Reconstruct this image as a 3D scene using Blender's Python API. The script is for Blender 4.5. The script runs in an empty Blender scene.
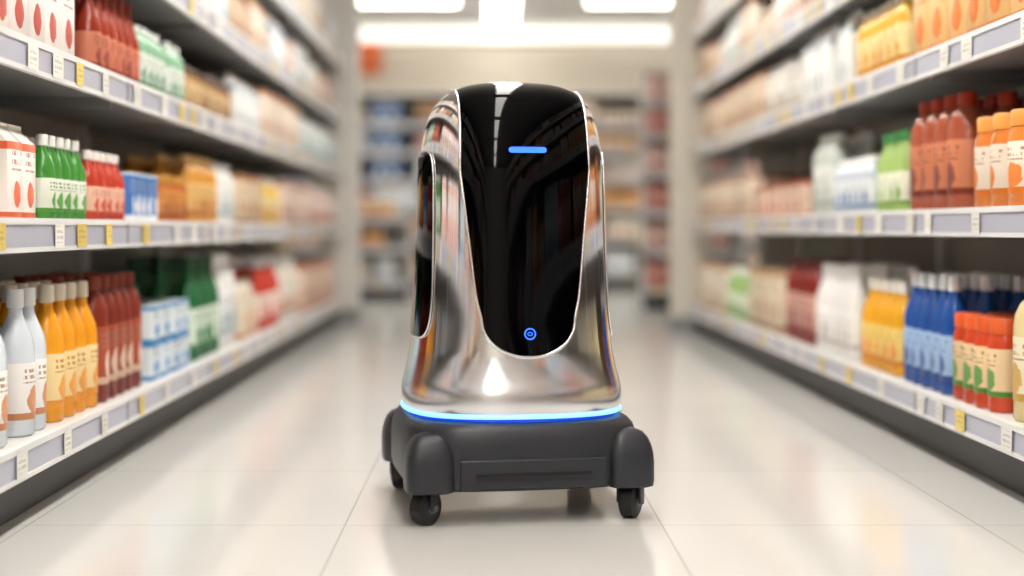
import bpy, math, random
import numpy as np
from mathutils import Vector, Matrix
random.seed(7)
scene = bpy.context.scene
COL = scene.collection
PI = math.pi

# ---------------------------------------------------------------- utils
def hexc(h):
    h = h.lstrip('#')
    out = []
    for i in (0, 2, 4):
        c = int(h[i:i+2], 16) / 255
        out.append(c / 12.92 if c <= .04045 else ((c + .055) / 1.055) ** 2.4)
    return (out[0], out[1], out[2], 1)

def newmat(name):
    m = bpy.data.materials.new(name)
    m.use_nodes = True
    nt = m.node_tree
    b = nt.nodes['Principled BSDF']
    return m, nt, b

def N(nt, t, **kw):
    n = nt.nodes.new(t)
    for k, v in kw.items():
        setattr(n, k, v)
    return n

def MA(nt, op, a, b=None, c=None):
    n = nt.nodes.new('ShaderNodeMath')
    n.operation = op
    for i, v in enumerate((a, b, c)):
        if v is None:
            continue
        if isinstance(v, (int, float)):
            n.inputs[i].default_value = v
        else:
            nt.links.new(v, n.inputs[i])
    return n.outputs[0]

def MIX(nt, f, a, b):
    n = nt.nodes.new('ShaderNodeMix')
    n.data_type = 'RGBA'
    for idx, v in ((0, f), (6, a), (7, b)):
        if isinstance(v, (int, float, tuple)):
            n.inputs[idx].default_value = v
        else:
            nt.links.new(v, n.inputs[idx])
    return n.outputs[2]

_cache = {}
def plain(name, col, rough=.4, metal=0, emit=None, es=0, coat=0, noise=.04, nscale=20, jitter=0, spec=None):
    key = (name, col)
    if key in _cache:
        return _cache[key]
    m, nt, b = newmat(name)
    c = hexc(col) if isinstance(col, str) else col
    b.inputs['Base Color'].default_value = c
    b.inputs['Roughness'].default_value = rough
    b.inputs['Metallic'].default_value = metal
    if coat:
        b.inputs['Coat Weight'].default_value = coat
    if spec is not None:
        b.inputs['Specular IOR Level'].default_value = spec
    if emit:
        b.inputs['Emission Color'].default_value = hexc(emit) if isinstance(emit, str) else emit
        b.inputs['Emission Strength'].default_value = es
    if noise:
        tc = N(nt, 'ShaderNodeTexCoord')
        nz = N(nt, 'ShaderNodeTexNoise')
        nz.inputs['Scale'].default_value = nscale
        nt.links.new(tc.outputs['Object'], nz.inputs['Vector'])
        nt.links.new(MA(nt, 'MULTIPLY_ADD', nz.outputs[0], noise, rough - noise / 2), b.inputs['Roughness'])
    if jitter:
        g = N(nt, 'ShaderNodeNewGeometry')
        v = MA(nt, 'MULTIPLY_ADD', g.outputs['Random Per Island'], jitter, 1 - jitter / 2)
        h = N(nt, 'ShaderNodeHueSaturation')
        h.inputs['Color'].default_value = c
        nt.links.new(v, h.inputs['Value'])
        nt.links.new(h.outputs[0], b.inputs['Base Color'])
    _cache[key] = m
    return m

def labelmat(base, accent, style=0):
    """style 0 bottle label, 1 box print, 2 shelf price tag"""
    key = ('label', base, accent, style)
    if key in _cache:
        return _cache[key]
    m, nt, b = newmat('printed_label')
    tc = N(nt, 'ShaderNodeTexCoord')
    s = N(nt, 'ShaderNodeSeparateXYZ')
    nt.links.new(tc.outputs['UV'], s.inputs[0])
    u, v = s.outputs[0], s.outputs[1]
    g = N(nt, 'ShaderNodeNewGeometry')
    rnd = g.outputs['Random Per Island']
    du = MA(nt, 'SUBTRACT', u, MA(nt, 'MULTIPLY_ADD', rnd, .16, .42))
    dv = MA(nt, 'SUBTRACT', v, .34)
    k = 1.0 if style == 0 else 2.2
    nz = N(nt, 'ShaderNodeTexNoise')
    nz.inputs['Scale'].default_value = 5
    nt.links.new(tc.outputs['UV'], nz.inputs['Vector'])
    d2 = MA(nt, 'ADD', MA(nt, 'MULTIPLY', du, du), MA(nt, 'MULTIPLY', MA(nt, 'MULTIPLY', dv, dv), k))
    d2 = MA(nt, 'ADD', d2, MA(nt, 'MULTIPLY_ADD', nz.outputs[0], .08, -.04))
    fruit = MA(nt, 'LESS_THAN', d2, (.06, .06, -9)[style])
    adu = MA(nt, 'ABSOLUTE', MA(nt, 'SUBTRACT', u, .5))
    mp = N(nt, 'ShaderNodeMapping')
    mp.inputs['Scale'].default_value = (16, 3, 1)
    nt.links.new(tc.outputs['UV'], mp.inputs[0])
    nz2 = N(nt, 'ShaderNodeTexNoise')
    nz2.inputs['Scale'].default_value = 1
    nt.links.new(mp.outputs[0], nz2.inputs['Vector'])
    lines = MA(nt, 'GREATER_THAN', MA(nt, 'FRACT', MA(nt, 'MULTIPLY', v, 9 if style < 2 else 4)), .45)
    txt = MA(nt, 'MULTIPLY', MA(nt, 'MULTIPLY', MA(nt, 'GREATER_THAN', nz2.outputs[0], .47), lines),
             MA(nt, 'MULTIPLY', MA(nt, 'MULTIPLY', MA(nt, 'GREATER_THAN', v, .64 if style < 2 else .2), MA(nt, 'LESS_THAN', v, .9)),
                MA(nt, 'LESS_THAN', adu, .36)))
    cb, ca = hexc(base), hexc(accent)
    dark = tuple(x * .45 for x in ca[:3]) + (1,)
    lite = tuple(min(1, x * 1.2 + .1) for x in ca[:3]) + (1,)
    blob = MIX(nt, nz.outputs[0], ca, lite)
    c = MIX(nt, fruit, cb, blob)
    if style < 2:
        c = MIX(nt, MA(nt, 'LESS_THAN', v, .12), c, ca)
    if style == 1:
        c = MIX(nt, MA(nt, 'GREATER_THAN', v, .9), c, ca)
    c = MIX(nt, MA(nt, 'MULTIPLY', txt, .8 if style < 2 else .4), c, dark)
    h = N(nt, 'ShaderNodeHueSaturation')
    nt.links.new(c, h.inputs['Color'])
    nt.links.new(MA(nt, 'MULTIPLY_ADD', rnd, .2, .86), h.inputs['Value'])
    nt.links.new(h.outputs[0], b.inputs['Base Color'])
    b.inputs['Roughness'].default_value = .4
    _cache[key] = m
    return m

class MB:
    def __init__(s):
        s.V = []; s.F = []; s.M = []; s.UV = []; s.n = 0; s.mats = []
    def mi(s, m):
        if m not in s.mats:
            s.mats.append(m)
        return s.mats.index(m)
    def add(s, V, F, mats, UV=None):
        V = np.asarray(V, float)
        s.V.append(V)
        for f, m in zip(F, mats):
            s.F.append(tuple(i + s.n for i in f))
            s.M.append(s.mi(m))
        if UV is None:
            UV = [(0, 0)] * sum(len(f) for f in F)
        s.UV.extend(UV)
        s.n += len(V)
    def box(s, c, sz, m):
        x, y, z = [k / 2 for k in sz]
        V = np.array([(-x, -y, -z), (x, -y, -z), (x, y, -z), (-x, y, -z), (-x, -y, z), (x, -y, z), (x, y, z), (-x, y, z)])
        V = V + np.array(c)
        F = [(0, 3, 2, 1), (4, 5, 6, 7), (0, 1, 5, 4), (1, 2, 6, 5), (2, 3, 7, 6), (3, 0, 4, 7)]
        s.add(V, F, [m] * 6, [(0, 0), (1, 0), (1, 1), (0, 1)] * 6)
    def build(s, name, parent=None, smooth=False, angle=None):
        me = bpy.data.meshes.new(name)
        V = np.concatenate(s.V)
        me.from_pydata(V.tolist(), [], s.F)
        for m in s.mats:
            me.materials.append(m)
        me.polygons.foreach_set('material_index', s.M)
        uv = me.uv_layers.new(name='UVMap')
        uv.data.foreach_set('uv', np.array(s.UV, dtype=np.float32).ravel())
        me.update()
        if smooth:
            me.polygons.foreach_set('use_smooth', [True] * len(me.polygons))
            if angle:
                me.set_sharp_from_angle(angle=angle)
        ob = bpy.data.objects.new(name, me)
        COL.objects.link(ob)
        if parent:
            ob.parent = parent
        return ob

def empty(name, loc=(0, 0, 0), rz=0):
    e = bpy.data.objects.new(name, None)
    e.location = loc
    e.rotation_euler = (0, 0, rz)
    COL.objects.link(e)
    return e

# ---------------------------------------------------------------- products
CIRC = [(math.cos(2*PI*i/16), math.sin(2*PI*i/16)) for i in range(16)]
RECT = [(1, -.86), (1, .86), (.86, 1), (-.86, 1), (-1, .86), (-1, -.86), (-.86, -1), (.86, -1)]

def loft(sec, rx, ry, h, prof, mats):
    n = len(sec)
    V = []
    for sx, sy, z, k in prof:
        for (x, y) in sec:
            V.append((x * rx * sx, y * ry * sy, z * h))
    F = []; Mt = []; UV = []
    lz = [p[2] for p in prof if p[3] == 'L']
    z0 = min(lz) if lz else 0
    z1 = 1
    if lz:
        li = max(i for i, p in enumerate(prof) if p[3] == 'L')
        z1 = prof[min(li + 1, len(prof) - 1)][2]
    def uvof(i):
        x, y, z = V[i]
        return (.5 + y / (2 * ry), (z / h - z0) / max(1e-4, z1 - z0))
    for i in range(len(prof) - 1):
        for j in range(n):
            f = (i*n+j, i*n+(j+1) % n, (i+1)*n+(j+1) % n, (i+1)*n+j)
            F.append(f); Mt.append(mats[prof[i][3]])
            UV += [uvof(q) for q in f]
    F.append(tuple((len(prof)-1)*n + j for j in range(n))); Mt.append(mats[prof[-1][3]])
    UV += [(.02, .5)] * n
    F.append(tuple(reversed(range(n)))); Mt.append(mats[prof[0][3]])
    UV += [(.02, .5)] * n
    return np.array(V), F, Mt, UV

def P1(l):
    return [(a, a, z, k) for a, z, k in l]
PROF = {
 'bottle': P1([(.86,0,'B'),(1,.02,'B'),(1,.11,'B'),(1.02,.115,'L'),(1.02,.5,'B'),(1,.505,'B'),(1,.58,'B'),(.9,.66,'B'),(.62,.75,'B'),(.4,.82,'B'),(.36,.87,'C'),(.44,.875,'C'),(.44,.985,'C'),(.4,1,'C')]),
 'jug': P1([(.88,0,'B'),(1,.02,'B'),(1,.14,'B'),(1.02,.145,'L'),(1.02,.6,'B'),(1,.61,'B'),(1,.68,'B'),(.92,.76,'B'),(.7,.83,'B'),(.46,.87,'B'),(.42,.89,'C'),(.5,.895,'C'),(.5,.985,'C'),(.45,1,'C')]),
 'sauce': P1([(.88,0,'B'),(1,.02,'B'),(1,.1,'B'),(1.02,.105,'L'),(1.02,.46,'B'),(1,.47,'B'),(.97,.54,'B'),(.75,.63,'B'),(.5,.72,'B'),(.36,.82,'B'),(.33,.88,'C'),(.4,.885,'C'),(.4,.99,'C'),(.34,1,'C')]),
 'jar': P1([(.86,0,'B'),(1,.03,'B'),(1,.16,'B'),(1.015,.165,'L'),(1.015,.68,'B'),(1,.69,'B'),(.97,.76,'B'),(.82,.83,'C'),(.9,.835,'C'),(.9,.98,'C'),(.84,1,'C')]),
 'can': P1([(.93,0,'C'),(1,.02,'C'),(1,.05,'L'),(1,.94,'C'),(.98,.97,'C'),(.9,1,'C')]),
 'box': P1([(.98,0,'L'),(1,.006,'L'),(1,.994,'B'),(.98,1,'B')]),
 'carton': [(.98,.98,0,'L'),(1,1,.01,'L'),(1,1,.8,'B'),(.12,1,.94,'B'),(.12,1,1,'B')],
 'pouch': [(.8,.92,0,'L'),(1,1,.06,'L'),(.95,1,.4,'L'),(.7,.98,.7,'L'),(.3,.97,.92,'B'),(.1,.97,.95,'B'),(.1,.97,1,'B')],
}
def run(name, T, rot, zt, s0, s1, kind, w, h, body, label, accent, cap, rows=3, stack=1, dep=None, front=.045):
    mats = {'B': plain('bottle_body', body, .2, jitter=.2, noise=0),
            'C': plain('bottle_cap', cap, .4, jitter=.05, noise=0),
            'L': labelmat(label, accent, 1 if kind in ('box', 'carton') else 0)}
    rect = kind in ('box', 'carton', 'pouch')
    d = dep or (w * .8 if rect else w)
    tv, tf, tm, tu = loft(RECT if rect else CIRC, d/2, w/2, h, PROF[kind], mats)
    mb = MB()
    s = s0 + w * .55
    while s < s1 - w * .5:
        for r in range(rows):
            dd = front + d/2 + r * d * 1.07 + random.uniform(0, .008)
            if dd + d/2 > .46:
                break
            if r == 0 and random.random() < .05:
                continue
            st = stack if r else (stack if random.random() < .85 else max(1, stack - 1))
            for k in range(st):
                a = rot + random.uniform(-.12, .12) * (.3 if rect else 1)
                c, sn = math.cos(a), math.sin(a)
                V = np.empty_like(tv)
                V[:, 0] = tv[:, 0]*c - tv[:, 1]*sn
                V[:, 1] = tv[:, 0]*sn + tv[:, 1]*c
                V[:, 2] = tv[:, 2]
                V += np.array(T(s, dd, zt + .001 + k * h * 1.002))
                mb.add(V, tf, tm, tu)
        s += w * random.uniform(1.03, 1.08)
    if mb.n:
        mb.build(name, smooth=True, angle=math.radians(50))

PALE = [
 ('cereal_boxes','box',.15,.27,'e9e2d6','efe5d6','cf9460','ffffff'),
 ('milk_cartons','carton',.09,.26,'f4f4f2','f2f2f0','86a6c2','ffffff'),
 ('shampoo_bottles','jug',.075,.25,'e6ded4','f6f3ee','b97a64','ffffff'),
 ('cracker_boxes','box',.13,.22,'cfae8a','dcc2a2','a8603a','ffffff'),
 ('cream_jars','jar',.08,.16,'e3d2bb','f3ebdf','b3763f','c9b49a'),
 ('tea_boxes','box',.11,.2,'dfbdb0','ecd2c8','a84c3a','ffffff'),
 ('lotion_bottles','bottle',.075,.27,'d3dad9','f2f3f1','6f9690','f2f2f0'),
 ('flour_bags','pouch',.13,.25,'ece4d6','f1eadd','c4905a','ffffff'),
 ('coffee_bags','pouch',.12,.25,'a87c54','b98e66','6a4228','ffffff'),
 ('rose_lotion_bottles','jug',.08,.24,'dc9c94','f0d6d0','b8544c','ffffff'),
]
VIV = [
 ('orange_juice_bottles','bottle',.085,.3,'e8962a','fbe3b0','de6a1a','f4efe4'),
 ('ketchup_bottles','jug',.085,.28,'a83222','f0c9b0','c23a24','e9e5df'),
 ('cola_bottles','bottle',.085,.32,'5a2018','d8d0c8','b02a22','2a1a18'),
 ('water_bottles','bottle',.08,.3,'bfd3e2','eef4f8','4f8fca','f2f6fa'),
 ('soda_cans','can',.07,.12,'2f62ae','dfe8f2','2f62ae','c8ccd2'),
 ('green_tea_bottles','bottle',.075,.28,'3f8a48','e9f1e2','4a9a3c','eef2ec'),
 ('tomato_sauce_jars','jar',.085,.16,'c2482a','f6e9dc','d2502a','d8b36a'),
 ('mustard_bottles','jug',.08,.24,'edb52e','fbf0cc','d88a1a','f5f1e6'),
]
def autofill(T, rot, zt, s0, s1, gap, pool, rows=2):
    s = s0
    while s < s1 - .1:
        L = min(random.uniform(.35, .7), s1 - s)
        p = random.choice(pool)
        h = min(p[3] * random.uniform(.95, 1.2), gap - .05)
        run(p[0], T, rot, zt, s, s + L, p[1], p[2], h, p[4], p[5], p[6], p[7], rows)
        s += L + .01

# ---------------------------------------------------------------- shelving
m_steel = plain('shelf_painted_steel', 'e2e2df', .45)
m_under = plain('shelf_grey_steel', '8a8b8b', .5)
m_backp = plain('shelf_back_panel', '96928b', .6)
m_rail = plain('price_rail_plastic', 'ececed', .45)
m_chan = plain('price_channel', 'babdcc', .3)
m_tagw = labelmat('f7f5ee', '77736c', 2)
m_tagy = labelmat('f3d873', '8a7a3a', 2)
m_kick = plain('kick_plate', '4a4b4d', .5)

def gondola(name, T, s0, s1, levels, depth=.52, railh=.085, top=2.45):
    e = empty(name)
    def bx(mb, sa, sb, da, db, za, zb, m):
        p = np.array(T(sa, da, za)); q = np.array(T(sb, db, zb))
        mb.box(tuple((p+q)/2), tuple(np.abs(q-p)), m)
    mb = MB()
    for i, z in enumerate(levels):
        bx(mb, s0, s1, .012, depth, z - .03, z, m_steel)
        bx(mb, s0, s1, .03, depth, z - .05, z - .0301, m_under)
    mb.build('shelf_boards', e)
    mb = MB()
    bx(mb, s0, s1, depth, depth + .04, 0, top, m_backp)
    mb.build('back_panel', e)
    mb = MB()
    bx(mb, s0, s1, .09, depth, 0, levels[0] - .051, m_kick)
    mb.build('kick_plate', e)
    mb = MB()
    nb = max(1, int((s1 - s0) / 1.25))
    for k in range(nb + 1):
        s = s0 + (s1 - s0) * k / nb
        bx(mb, s - .02, s + .02, depth - .03, depth + .0, 0, top, m_steel)
        for z in levels:
            bx(mb, s - .006, s + .006, .05, depth - .03, z - .085, z - .051, m_under)
            bx(mb, s - .003, s + .003, -.006, -.002, z - railh + .012, z + .008, m_under)
    mb.build('uprights_and_brackets', e)
    mb = MB(); tg = MB()
    for z in levels:
        bx(mb, s0, s1, 0, .012, z - railh + .01, z + .01, m_rail)
        bx(mb, s0, s1, -.006, 0, z - .006, z + .01, m_rail)
        bx(mb, s0, s1, -.006, 0, z - railh + .01, z - railh + .022, m_rail)
        bx(mb, s0, s1, -.002, 0, z - railh + .023, z - .008, m_chan)
        s = s0 + random.uniform(.05, .2)
        while s < s1 - .1:
            w = random.choice((.065, .08, .09))
            m = m_tagy if random.random() < .4 else m_tagw
            za, zb = z - railh + .018, z - .004
            p = [T(s, -.008, za), T(s + w, -.008, za), T(s + w, -.008, zb), T(s, -.008, zb)]
            tg.add(p, [(0, 1, 2, 3)], [m], [(0, 0), (1, 0), (1, 1), (0, 1)])
            s += w + random.choice((.12, .2, .3, .38))
    mb.build('price_rails', e)
    tg.build('price_tags', e)
    return e

XL, XR = -1.14, 1.40
TL = lambda s, d, z: (XL - d, s, z)
TR = lambda s, d, z: (XR + d, s, z)
LL = [.21, .765, 1.21, 1.63, 2.05]
LR = [.215, .80, 1.31, 1.72, 2.12]
gondola('store_shelf', TL, -6, 11, LL)
gondola('store_shelf', TR, -6, 10, LR)
def L(lv, *a, **k): run(a[0], TL, 0, LL[lv], *a[1:], **k)
def R(lv, *a, **k): run(a[0], TR, PI, LR[lv], *a[1:], **k)

# left bottom
L(0,'water_bottles',2.7,3.9,'bottle',.1,.38,'d7dfe8','f3f1ee','cf8a5c','f5f7f9')
L(0,'orange_juice_bottles',3.92,4.34,'bottle',.1,.38,'f0a01c','f8dfa4','ee9a28','f3ead6')
L(0,'red_sauce_bottles',4.36,4.98,'jug',.1,.39,'7e2a1a','a94d34','d8b9a2','8e3420')
L(0,'drink_multipacks',5.0,5.72,'box',.15,.13,'dfe9f0','e0eaf0','2a86c4','ffffff',stack=2,dep=.13)
L(0,'green_soda_bottles',5.74,6.3,'bottle',.1,.42,'176338','d5e4d5','1f7a3c','174a2c')
L(0,'detergent_bottles',6.32,6.8,'jug',.12,.42,'ecedec','f6f6f6','a3b4bc','ffffff')
L(0,'flour_bags',6.82,7.4,'pouch',.15,.28,'e6dccb','eee4d2','cf9058','ffffff')
L(0,'red_soda_bottles',7.42,8.1,'bottle',.1,.38,'c23a2a','efd8ce','c82e20','e9e9e9')
L(0,'detergent_bottles',8.12,9.0,'jug',.12,.36,'e4ddd2','f3ede2','b97850','ffffff')
L(0,'cereal_boxes',9.02,10.95,'box',.17,.3,'d8b79c','e8cfba','b85a3a','ffffff')
# left mid
L(1,'juice_cartons',2.7,3.82,'carton',.11,.25,'f2eee8','f4efe9','e0663c','ffffff')
L(1,'green_juice_bottles',3.84,4.26,'bottle',.072,.24,'3f8c32','e9efe0','4f9a32','f4f4f0')
L(1,'red_juice_bottles',4.28,4.68,'bottle',.072,.22,'c03a22','eebda4','c53e26','f4efe8')
L(1,'soda_cans',4.7,5.16,'can',.08,.17,'2058a8','3f78be','f0f4fa','b9c4d2')
L(1,'honey_jars',5.18,5.7,'jar',.085,.18,'be661c','dd964c','9a4614','be8430')
L(1,'apple_juice_bottles',5.72,6.25,'jug',.1,.28,'d3943a','e8c07a','b86c1e','e0bc78')
L(1,'lotion_bottles',6.27,6.7,'jug',.09,.27,'eaeceb','f6f6f6','9cb0b6','ffffff')
L(1,'cracker_boxes',6.72,7.4,'box',.16,.24,'cdb592','dbc6a8','a06434','ffffff')
L(1,'mustard_bottles',7.42,8.1,'jug',.09,.25,'dab548','efdfa6','bd7c1c','f2efe4')
L(1,'tea_boxes',8.12,9.5,'box',.15,.25,'d8bfae','e4d1c2','a85a42','ffffff')
L(1,'shampoo_bottles',9.52,10.95,'jug',.1,.27,'e4c8bc','f2e2da','b0604a','ffffff')
# left upper
L(2,'rice_boxes',2.7,4.2,'box',.13,.25,'f0ece8','f2eeea','c04838','ffffff')
L(2,'hot_sauce_bottles',4.22,4.85,'sauce',.085,.3,'98341e','cf7c60','8e2c1c','8a2a1a')
L(2,'hand_soap_bottles',4.87,5.6,'jug',.085,.24,'8cbc9a','e8f0ea','4a8c68','e8efe9')
L(2,'coffee_jars',5.62,6.6,'jar',.1,.18,'ac8452','d2b488','7a4a26','5a3c24')
L(2,'milk_cartons',6.62,7.4,'carton',.1,.26,'efefed','f2f2f0','a0b4c2','ffffff')
L(2,'cereal_boxes',7.42,9.0,'box',.17,.27,'e2d3c2','ebdecf','bd7e50','ffffff')
L(2,'lotion_bottles',9.02,10.95,'jug',.1,.25,'d3dede','eaf1f1','7fa4a8','ffffff')
autofill(TL,0,LL[3],2.7,10.95,.42,PALE)
autofill(TL,0,LL[4],2.7,10.95,.45,PALE)
# right bottom
R(0,'salad_dressing_bottles',2.9,4.07,'jug',.115,.39,'e2d29c','f2e9cc','d0a44e','f4f1e8')
R(0,'tomato_sauce_jars',4.09,4.5,'jar',.095,.27,'cc4520','edcfa4','4f8c2c','e26028')
R(0,'blue_sports_drink_bottles',4.52,5.06,'bottle',.095,.38,'174f9e','a4c2e6','174590','f2f4f6')
R(0,'mango_juice_bottles',5.08,5.7,'bottle',.1,.34,'e8a81c','f3d478','d87c10','f5f2e8')
R(0,'milk_bottles',5.72,6.36,'bottle',.1,.38,'eeeeec','f6f6f4','bdb4ac','ffffff')
R(0,'cherry_juice_bottles',6.38,7.1,'jug',.1,.38,'82221c','d0a294','82221c','702018')
R(0,'rice_boxes',7.12,8.0,'box',.16,.32,'dccaac','e4d5ba','aa7a48','ffffff')
R(0,'green_tea_bottles',8.02,8.8,'bottle',.1,.3,'9cbf7a','e8eed8','6a9a4a','f4f4ee')
R(0,'cereal_boxes',8.82,9.95,'box',.17,.3,'ddceb8','e8dccb','b88a58','ffffff')
# right mid
R(1,'marmalade_jars',2.9,4.42,'jar',.135,.28,'e08438','f7ead8','ea7e10','eda04a')
R(1,'barbecue_sauce_bottles',4.44,5.0,'jug',.12,.38,'aa553a','d48460','7c2c18','b0341e')
R(1,'green_juice_bottles',5.02,5.44,'bottle',.085,.3,'a4c472','ebf0da','76a23c','3f8e4c')
R(1,'water_bottles',5.46,6.05,'jug',.09,.23,'cad3dd','edf1f5','4a7aae','ffffff')
R(1,'lotion_bottles',6.07,6.55,'jug',.12,.36,'c8cfc7','e6e9e4','a8b2a8','e4e6e2')
R(1,'biscuit_boxes',6.57,7.9,'box',.17,.17,'cfa688','e2c6b0','a83e22','ffffff')
R(1,'cracker_boxes',7.92,9.95,'box',.15,.25,'d8c2a8','e4d2bc','a8744a','ffffff')
# right upper
R(2,'orange_drink_boxes',2.9,5.0,'box',.17,.3,'eaa63c','f0c484','e87c10','ffffff')
R(2,'mustard_bottles',5.02,5.7,'jug',.1,.28,'e6b548','f4e0a0','d88a1c','f2eee0')
R(2,'milk_cartons',5.72,6.7,'carton',.12,.32,'ebebe8','f0f0ed','b0bcc2','ffffff')
R(2,'shampoo_bottles',6.72,7.5,'jug',.09,.27,'d4d0c8','ebe9e2','a89684','f4f4f2')
R(2,'tea_boxes',7.52,9.95,'box',.15,.27,'cfb294','dec8ae','a06840','ffffff')
autofill(TR,PI,LR[3],2.9,9.95,.4,PALE)
autofill(TR,PI,LR[4],2.9,9.95,.45,PALE)
# stretch behind the photographer (seen in the chrome)
for lv in range(5):
    autofill(TL,0,LL[lv],-5.9,2.7,.4,VIV if lv < 2 else VIV+PALE,1)
    autofill(TR,PI,LR[lv],-5.9,2.9,.4,VIV if lv < 2 else VIV+PALE,1)

# far shelving facing us
TB = lambda s, d, z: (s, 17.3 + d, z)
LB = [.2, .62, 1.0, 1.34, 1.68, 2.02]
gondola('grocery_shelf', TB, -4.6, 5.2, LB, railh=.06, top=2.3)
FAR = PALE + [VIV[0], VIV[1], VIV[3], VIV[6]]
for i, z in enumerate(LB):
    a0 = -4.6
    if i in (3, 4, 5):
        autofill(TB, -PI/2, z, -4.6, -1.5, .32, FAR)
        a0 = -.9
        run('blue_detergent_boxes', TB, -PI/2, z, -1.45, -.92, 'box', .17, .27, '2a5a94', '3a6aa4', 'dfe8f2', 'ffffff', 2)
    autofill(TB, -PI/2, z, a0, 5.2, .32, FAR)
TE = lambda s, d, z: (s, 12.9 + d, z)
LE = [.2, .55, .9, 1.25, 1.6, 1.9]
gondola('endcap_display', TE, 1.42, 2.35, LE, depth=.4, railh=.06, top=2.2)
for i, z in enumerate(LE):
    p = [('snack_boxes','box',.14,.25,'c4685a','dca094','a83a30','ffffff'),('snack_boxes','box',.14,.24,'d9b0a0','e8cfc4','b8503e','ffffff')][i % 2]
    run(p[0], TE, -PI/2, z, 1.44, 2.3, *p[1:], rows=2)
TI = lambda s, d, z: (s, 14.6 + d, z)
gondola('low_display_shelf', TI, -3.2, -.85, [.18, .55, .85], depth=.4, railh=.06, top=.9)
autofill(TI, -PI/2, .18, -3.2, -.9, .3, PALE)
autofill(TI, -PI/2, .55, -3.2, -.9, .25, [PALE[0], PALE[3], VIV[0]])
run('peach_jars', TI, -PI/2, .85, -3.1, -.9, 'jar', .1, .2, 'd99a5a', 'f3dcb8', 'd97a2a', 'f0ece4', 2)

# ---------------------------------------------------------------- room
def roombox(name, c, sz, m):
    mb = MB(); mb.box(c, sz, m); return mb.build(name)
m_floor, nt, b = newmat('floor_tile')
tc = N(nt, 'ShaderNodeTexCoord'); s = N(nt, 'ShaderNodeSeparateXYZ')
nt.links.new(tc.outputs['Object'], s.inputs[0])
fx = MA(nt, 'MULTIPLY', MA(nt, 'ADD', s.outputs[0], .366 + 8), 1/.8)
fy = MA(nt, 'MULTIPLY', MA(nt, 'ADD', s.outputs[1], 16 - 3.59), 1/.8)
def edge(f):
    fr = MA(nt, 'FRACT', f)
    return MA(nt, 'MINIMUM', fr, MA(nt, 'SUBTRACT', 1, fr))
g = MA(nt, 'LESS_THAN', MA(nt, 'MINIMUM', edge(fx), edge(fy)), .003)
cell = N(nt, 'ShaderNodeCombineXYZ')
nt.links.new(MA(nt, 'FLOOR', fx), cell.inputs[0]); nt.links.new(MA(nt, 'FLOOR', fy), cell.inputs[1])
wn = N(nt, 'ShaderNodeTexWhiteNoise'); nt.links.new(cell.outputs[0], wn.inputs[0])
nz = N(nt, 'ShaderNodeTexNoise'); nz.inputs['Scale'].default_value = 2.2; nz.inputs['Detail'].default_value = 6
nt.links.new(tc.outputs['Object'], nz.inputs['Vector'])
c0 = MIX(nt, wn.outputs[0], hexc('dfdedb'), hexc('e4e3e0'))
c1 = MIX(nt, MA(nt, 'MULTIPLY', nz.outputs[0], .35), c0, hexc('d8d7d3'))
c2 = MIX(nt, g, c1, hexc('bebcb7'))
nt.links.new(c2, b.inputs['Base Color'])
nt.links.new(MIX(nt, nz.outputs[0], (.08, .08, .08, 1), (.17, .17, .17, 1)), b.inputs['Roughness'])
roombox('floor', (.25, 6.5, -.05), (10.7, 29, .1), m_floor)
m_ceil, nt, b = newmat('ceiling_tile')
tc = N(nt, 'ShaderNodeTexCoord'); br = N(nt, 'ShaderNodeTexBrick')
br.offset = 0; br.inputs['Scale'].default_value = 1.6; br.inputs['Mortar Size'].default_value = .012
br.inputs['Brick Width'].default_value = 1; br.inputs['Row Height'].default_value = 1
br.inputs['Color1'].default_value = hexc('e6e6e3'); br.inputs['Color2'].default_value = hexc('e1e1de'); br.inputs['Mortar'].default_value = hexc('c9c9c5')
nt.links.new(tc.outputs['Object'], br.inputs[0]); nt.links.new(br.outputs[0], b.inputs['Base Color'])
b.inputs['Roughness'].default_value = .9
roombox('ceiling', (.25, 6.5, 3.25), (10.7, 29, .1), m_ceil)
m_wall = plain('painted_wall', 'ece7df', .8, nscale=3)
roombox('wall_back', (.25, 20.95, 1.6), (10.5, .1, 3.2), m_wall)
roombox('wall_front', (.25, -7.95, 1.6), (10.5, .1, 3.2), m_wall)
roombox('wall_left', (-5.05, 6.5, 1.6), (.1, 29, 3.2), m_wall)
roombox('wall_right', (5.55, 6.5, 1.6), (.1, 29, 3.2), m_wall)
m_col = plain('column_paint', 'dddbd5', .6)
m_col2 = plain('column_paint_cream', 'd9d3c6', .6)
def column(c, w, d, m):
    mb = MB()
    mb.box((c[0], c[1], 1.6), (w, d, 3.2), m)
    mb.box((c[0], c[1], .06), (w + .03, d + .03, .12), m_under)
    mb.build('support_column')
column((-1.19, 11.25), .3, .25, m_col)
column((1.43, 10.25), .24, .25, m_col2)
m_head = plain('header_panel', 'd6ccbd', .6)
mb = MB(); mb.box((.3, 17.55, 2.68), (9.8, .3, .62), m_head)
mb.box((.3, 17.38, 2.4), (9.8, .03, .04), m_steel)
mb.build('header_fascia')
mb = MB(); mb.box((-1.5, 17.32, 2.82), (.34, .05, .38), plain('orange_sign', 'e8743a', .5))
mb.box((-1.5, 17.35, 3.1), (.02, .02, .2), m_steel); mb.build('hanging_sign')

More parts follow.
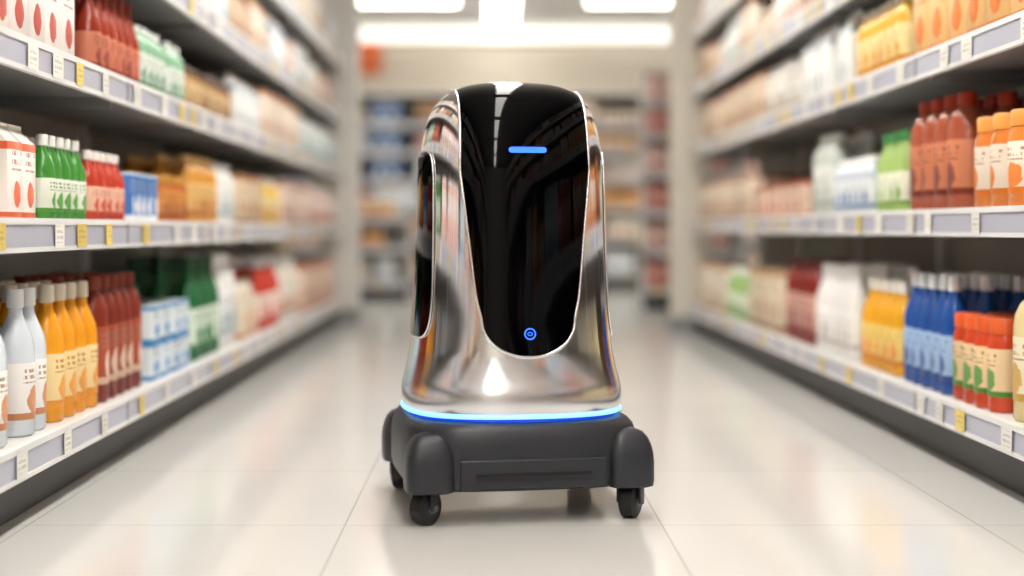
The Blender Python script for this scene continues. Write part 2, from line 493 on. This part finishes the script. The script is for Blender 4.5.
# lights
m_em = plain('fluorescent_diffuser', 'ffffff', .5, emit='fffaf2', es=33, noise=0)
m_emf = plain('dim_fluorescent_diffuser', 'ffffff', .5, emit='fffaf2', es=10, noise=0)
m_house = plain('fixture_housing', 'e8e8e6', .4)
def fixture(cx, cy, w, l, m=m_em):
    e = empty('ceiling_light')
    mb = MB(); mb.box((cx, cy, 3.185), (w + .06, l + .06, .03), m_house); mb.build('housing', e)
    mb = MB(); mb.box((cx, cy, 3.16), (w, l, .02), m); mb.build('diffuser', e)
y = -6.0
while y < 10:
    fixture(.13, y, .24, 2.3)
    y += 2.75
fixture(.13, 12.6, .3, 2.3, m_emf)
fixture(.13, 16.0, .32, 1.9, m_emf)
for x in (-1.2, 1.9):
    fixture(x, 15.2, 1.7, .2, m_emf)
for x in (-3.4, 3.8):  # extra side fixtures, added to brighten the cross aisle
    fixture(x, 14.2, .5, 3.4, m_emf)
m_em2 = plain('lightbox_diffuser', 'fffffe', .5, emit='fffaf0', es=1.2, noise=0)
mb = MB(); mb.box((.3, 17.3, 3.09), (4.2, .2, .14), m_em2); mb.build('lightbox_cornice')

# ---------------------------------------------------------------- robot
ROB = empty('service_robot', (.055, 3.9, 0), math.radians(10.5))
m_chrome, nt, b = newmat('polished_metal')
b.inputs['Metallic'].default_value = 1
b.inputs['Base Color'].default_value = hexc('dfe0e3')
tc = N(nt, 'ShaderNodeTexCoord'); mp = N(nt, 'ShaderNodeMapping'); mp.inputs['Scale'].default_value = (3, 3, 60)
nt.links.new(tc.outputs['Object'], mp.inputs[0]); nz = N(nt, 'ShaderNodeTexNoise'); nz.inputs['Scale'].default_value = 3
nt.links.new(mp.outputs[0], nz.inputs['Vector'])
sz = N(nt, 'ShaderNodeSeparateXYZ'); nt.links.new(tc.outputs['Object'], sz.inputs[0])
mr = N(nt, 'ShaderNodeMapRange')
mr.inputs[1].default_value = .35; mr.inputs[2].default_value = .43; mr.inputs[3].default_value = .23; mr.inputs[4].default_value = .11
nt.links.new(sz.outputs[2], mr.inputs[0])
nt.links.new(MA(nt, 'ADD', MA(nt, 'MULTIPLY_ADD', nz.outputs[0], .04, -.02), mr.outputs[0]), b.inputs['Roughness'])
m_rim = plain('bright_trim', 'f2f2f4', .15, metal=1)
m_black = plain('black_gloss', '010102', .05, noise=0, spec=.13)
m_base = plain('dark_grey_plastic', '25282f', .42, nscale=60)
m_base2 = plain('charcoal_plastic', '191b20', .45)
m_dark = plain('black_gap', '050607', .6)
m_rub = plain('caster_rubber', '0f1012', .55)
m_hub = plain('caster_hub', '5a5d62', .4)
m_blue = plain('blue_led', '0a2a8a', .3, emit=(.02, .1, .8, 1), es=3.6, noise=0)
m_ice = plain('ice_blue_led', 'a0d8ff', .3, emit=(.14, .44, 1, 1), es=2.0, noise=0)
m_gap_glow = plain('blue_gap_glow', '1238b0', .2, emit=(.01, .06, .6, 1), es=.8, noise=0)  # weak emission stands in for the ring's blue light reflected in the gap

S2, C2 = .52, .76          # squircle factors: plan section, top cap
ZS, ZT = .86, 1.142
PA = [(.27,.290),(.29,.295),(.315,.2955),(.335,.2925),(.36,.286),(.39,.279),(.43,.272),(.50,.265),(.60,.259),(.72,.254),(.86,.250)]
PBd = [(.27,.278),(.29,.283),(.315,.2835),(.335,.2805),(.36,.274),(.39,.268),(.43,.262),(.50,.255),(.60,.248),(.72,.242),(.86,.236)]
def spl(P, z):
    xs = [p[0] for p in P]; ys = [p[1] for p in P]
    def sl(k):
        if k == 0: return (ys[1]-ys[0])/(xs[1]-xs[0])
        if k == len(xs)-1: return (ys[-1]-ys[-2])/(xs[-1]-xs[-2])
        return (ys[k+1]-ys[k-1])/(xs[k+1]-xs[k-1])
    if z <= xs[0]: return ys[0]
    if z >= xs[-1]: return ys[-1] + sl(len(xs)-1)*(z-xs[-1])
    i = max(k for k in range(len(xs)-1) if xs[k] <= z)
    h = xs[i+1]-xs[i]; t = (z-xs[i])/h
    return ((2*t**3-3*t*t+1)*ys[i] + (t**3-2*t*t+t)*h*sl(i) + (-2*t**3+3*t*t)*ys[i+1] + (t**3-t*t)*h*sl(i+1))
def capf(z):
    if z <= ZS: return 1
    t = min(.99999, (z-ZS)/(ZT-ZS))
    return math.sqrt((1-t*t)/(1-C2*t*t))
def aw(z): return spl(PA, z)*capf(z)
def bd(z): return spl(PBd, z)*capf(z)
def sgp(c, p): return math.copysign(abs(c)**p, c)
def sqp(th):
    c, s_ = math.cos(th), math.sin(th)
    q = S2*c*c*s_*s_
    r = 1 if q < 1e-9 else math.sqrt((1-math.sqrt(1-4*q))/(2*q))
    return r*c, r*s_
NS = 200
SQ = [sqp(2*PI*j/NS) for j in range(NS)]
zz = list(np.linspace(.27, ZS, 80))
for k in range(1, 60):
    c_ = math.cos(k/60*PI/2)
    t = math.sqrt((1-c_*c_)/(1-C2*c_*c_))
    zz.append(ZS + (ZT-ZS)*min(t, .99999))
V = []
for z in zz:
    a, bb = aw(z), bd(z)
    V += [(a*x, bb*y_, z) for x, y_ in SQ]
F = []
for i in range(len(zz)-1):
    for j in range(NS):
        F.append((i*NS+j, i*NS+(j+1) % NS, (i+1)*NS+(j+1) % NS, (i+1)*NS+j))
V.append((0, 0, ZT)); ti = len(V)-1
o = (len(zz)-1)*NS
for j in range(NS):
    F.append((o+j, o+(j+1) % NS, ti))
mb = MB(); mb.add(V, F, [m_chrome]*len(F)); mb.build('metal_shell', ROB, smooth=True)

def Fi(p):
    x, y, z = p
    if z >= ZT: return 1
    a, bb = aw(z), bd(z)
    X, Y = (x/a)**2, (y/bb)**2
    if X > 1.5 or Y > 1.5: return 1
    return X + Y - S2*X*Y - 1
def hit(o, d, off):
    lo, hi = 0, .7
    for _ in range(40):
        m = (lo+hi)/2
        if Fi([o[k]+d[k]*m for k in range(3)]) > 0: hi = m
        else: lo = m
    p = np.array([o[k]+d[k]*lo for k in range(3)])
    e = 1e-5
    n = np.array([Fi(p+np.eye(3)[k]*e)-Fi(p-np.eye(3)[k]*e) for k in range(3)])
    n /= np.linalg.norm(n)+1e-12
    if np.dot(n, d) < 0 or not np.isfinite(n).all(): n = np.array(d, float)
    return p + n*off
def tube(name, pts, r, m, parent, cyclic=True):
    cu = bpy.data.curves.new(name, 'CURVE'); cu.dimensions = '3D'
    sp = cu.splines.new('POLY'); sp.points.add(len(pts)-1)
    for q, p in zip(sp.points, pts): q.co = (*p, 1)
    sp.use_cyclic_u = cyclic
    cu.bevel_depth = r; cu.bevel_resolution = 3
    ob = bpy.data.objects.new(name, cu); COL.objects.link(ob)
    cu.materials.append(m); ob.parent = parent
    return ob
def patch(name, rows, m, parent, rim=None, rimr=.004):
    n = len(rows[0]); V = [p for r in rows for p in r]; F = []
    for i in range(len(rows)-1):
        for j in range(n-1):
            F.append((i*n+j, i*n+j+1, (i+1)*n+j+1, (i+1)*n+j))
    mb = MB(); mb.add(V, F, [m]*len(F)); ob = mb.build(name, parent, smooth=True)
    if rim:
        b = list(rows[0]) + [r[-1] for r in rows[1:-1]] + list(reversed(rows[-1])) + [r[0] for r in reversed(rows[1:-1])]
        c = []
        for p in b:
            if not c or np.linalg.norm(np.array(p)-np.array(c[-1])) > 1e-3: c.append(p)
        tube(name+'_trim', c, rimr, rim, parent)
    return ob
ZB = .418
WP = [(.1,.122),(.16,.135),(.3,.150),(.42,.163),(.52,.174)]
def wv(q):
    if q < .1:
        return .122*math.sqrt(max(0, 1-(1-q/.1)**2.2))
    return spl(WP, q)
rows = []
ZC = .90
qs = [.1*(1-math.cos(k/16*PI/2)) for k in range(17)] + list(np.linspace(.1, ZC-ZB, 36))[1:]
NX = 41
for q in qs:
    w = max(wv(q), .0005)
    rows.append([hit((x, 0, ZB+q), (0, -1, 0), .004) for x in np.linspace(-w, w, NX)])
w0 = wv(ZC-ZB)
for k in range(1, 91):
    ph = k/90*math.radians(165)
    w = w0 - .006*math.sin(min(ph, PI/2))
    if k > 75: w *= math.sqrt(max(.0001, 1-((k-75)/15)**2))
    rows.append([hit((x, 0, ZC), (0, -math.cos(ph), math.sin(ph)), .004) for x in np.linspace(-w, w, NX)])
patch('black_visor', rows, m_black, ROB, m_rim, .0042)
rows = []
for k in range(9):
    t = k/8*2-1
    z = .951 + t*.0075
    w = .042 + .0075*math.sqrt(max(0, 1-t*t))
    rows.append([hit((x, 0, z), (0, -1, 0), .0062) for x in np.linspace(-w, w, 15)])
patch('led_bar', rows, m_blue, ROB)
pts = [hit((.0135*math.cos(a), 0, .478+.0135*math.sin(a)), (0, -1, 0), .006) for a in np.linspace(0, 2*PI, 33)[:-1]]
tube('power_button_ring', pts, .0016, m_blue, ROB)
pts = [hit((.006*math.cos(a), 0, .478+.004*math.sin(a)), (0, -1, 0), .006) for a in np.linspace(0, 2*PI, 17)[:-1]]
tube('power_button_icon', pts, .001, m_blue, ROB)
for sx in (-1, 1):
    rows = []
    z0, z1 = .46, .955
    for k in range(41):
        t = k/40*2-1
        z = (z0+z1)/2 + (z1-z0)/2*math.sin(t*PI/2)
        tt = (z-(z0+z1)/2)/((z1-z0)/2)
        w = .125*(max(0, 1-abs(tt)**6))**(1/6) + .0005
        cy = -.012 + .05*(z-.7)
        rows.append([hit((0, y, z), (sx, 0, 0), .003) for y in np.linspace(cy-w, cy+w, 25)])
    patch('side_window', rows, m_black, ROB, m_rim, .0025)
    mb = MB()
    mb.box((sx*.245, -.02, .925), (.022, .03, .035), m_base2)
    ob = mb.build('side_sensor', ROB)
    bv = ob.modifiers.new('b', 'BEVEL'); bv.width = .008; bv.segments = 3

def sering(a, bb, z, n, ns=96, cx=0, cy=0):
    if n == 'sq':
        return [(a*x, bb*y_, z) for x, y_ in SQ]
    return [(cx + a*sgp(math.cos(2*PI*j/ns), 2/n), cy + bb*sgp(math.sin(2*PI*j/ns), 2/n), z) for j in range(ns)]
def seloft(name, prof, n, m, parent, cx=0, cy=0, ns=96):
    if n == 'sq': ns = NS
    V = []; F = []
    for a, bb, z in prof: V += sering(a, bb, z, n, ns, cx, cy)
    for i in range(len(prof)-1):
        for j in range(ns):
            F.append((i*ns+j, i*ns+(j+1) % ns, (i+1)*ns+(j+1) % ns, (i+1)*ns+j))
    F.append(tuple(reversed(range(ns))))
    F.append(tuple((len(prof)-1)*ns+j for j in range(ns)))
    mb = MB(); mb.add(V, F, [m]*len(F))
    return mb.build(name, parent, smooth=True, angle=math.radians(40))
seloft('ring_gap', [(.282,.271,.24),(.282,.271,.264)], 'sq', m_gap_glow, ROB)
seloft('light_ring', [(.293,.281,.2625),(.297,.285,.265),(.297,.285,.270),(.293,.281,.2725)], 'sq', m_ice, ROB)
bp = [(.29,.285,.082),(.308,.303,.090),(.314,.308,.11),(.314,.308,.175),(.313,.307,.198),(.310,.305,.217),(.304,.300,.235),(.294,.291,.247),(.281,.278,.253),(.25,.25,.255)]
seloft('chassis', bp, 4.2, m_base, ROB)
for sx in (-1, 1):
    for sy in (-1, 1):
        fp = [(.05,.05,.082),(.06,.06,.086),(.062,.062,.1),(.062,.062,.150),(.060,.060,.172),(.055,.055,.192),(.047,.047,.210),(.035,.035,.224),(.015,.015,.232)]
        seloft('corner_guard', fp, 4.2, m_base, ROB, sx*.261, sy*.254, 48)
for sy in (-1, 1):
    mb = MB(); mb.box((0, sy*.3085, .128), (.38, .012, .076), m_base)
    ob = mb.build('bumper_panel', ROB); bv = ob.modifiers.new('b', 'BEVEL'); bv.width = .005; bv.segments = 3
    mb = MB(); mb.box((0, sy*.3147, .128), (.30, .003, .008), m_dark); mb.box((0, sy*.3147, .115), (.30, .002, .010), m_base2)
    mb.build('bumper_slot', ROB)
def caster(cx, cy, rz):
    e = empty('caster', (cx, cy, 0), rz); e.parent = ROB
    def cyl(mb, x0, x1, r, m, cz, bev=.006, n=32, yy=0):
        prof = [(x0, r-bev), (x0+bev*.6, r), (x1-bev*.6, r), (x1, r-bev)]
        V = []; F = []
        for x, rr in prof:
            for j in range(n):
                V.append((x, yy+rr*math.cos(2*PI*j/n), cz+rr*math.sin(2*PI*j/n)))
        for i in range(3):
            for j in range(n):
                F.append((i*n+j, (i+1)*n+j, (i+1)*n+(j+1) % n, i*n+(j+1) % n))
        F.append(tuple(range(n))); F.append(tuple(reversed([3*n+j for j in range(n)])))
        mb.add(V, F, [m]*len(F))
    mb = MB()
    cyl(mb, -.021, .021, .044, m_rub, .044, .008)
    cyl(mb, -.023, .023, .028, m_base2, .044, .003)
    cyl(mb, -.025, .025, .014, m_hub, .044, .003)
    cyl(mb, -.036, .036, .009, m_hub, .044, .002)
    mb.build('wheel', e, smooth=True, angle=math.radians(35))
    mb = MB()
    for q in (-.03, .03):
        mb.box((q, 0, .066), (.008, .03, .05), m_base)
    mb.box((0, 0, .09), (.068, .06, .012), m_base)
    ob = mb.build('fork', e); bv = ob.modifiers.new('b', 'BEVEL'); bv.width = .003; bv.segments = 2
caster(-.27, -.262, math.radians(-48)); caster(.266, -.262, math.radians(-35))
caster(-.266, .256, math.radians(-30)); caster(.26, .256, math.radians(15))

# ---------------------------------------------------------------- world, camera
w = bpy.data.worlds.new('World'); scene.world = w; w.use_nodes = True
w.node_tree.nodes['Background'].inputs[0].default_value = (.9, .95, 1, 1)
w.node_tree.nodes['Background'].inputs[1].default_value = .5
cam = bpy.data.cameras.new('camera'); co = bpy.data.objects.new('camera', cam); COL.objects.link(co)
co.location = (0, 0, .75); co.rotation_euler = (PI/2, 0, 0)
cam.lens = 50; cam.sensor_width = 36
cam.shift_x = .0215; cam.shift_y = -.0586
cam.dof.use_dof = True; cam.dof.focus_distance = 3.68; cam.dof.aperture_fstop = .8
scene.camera = co
scene.view_settings.view_transform = 'Standard'
scene.view_settings.look = 'None'
scene.view_settings.exposure = .04
scene.view_settings.gamma = 1.0
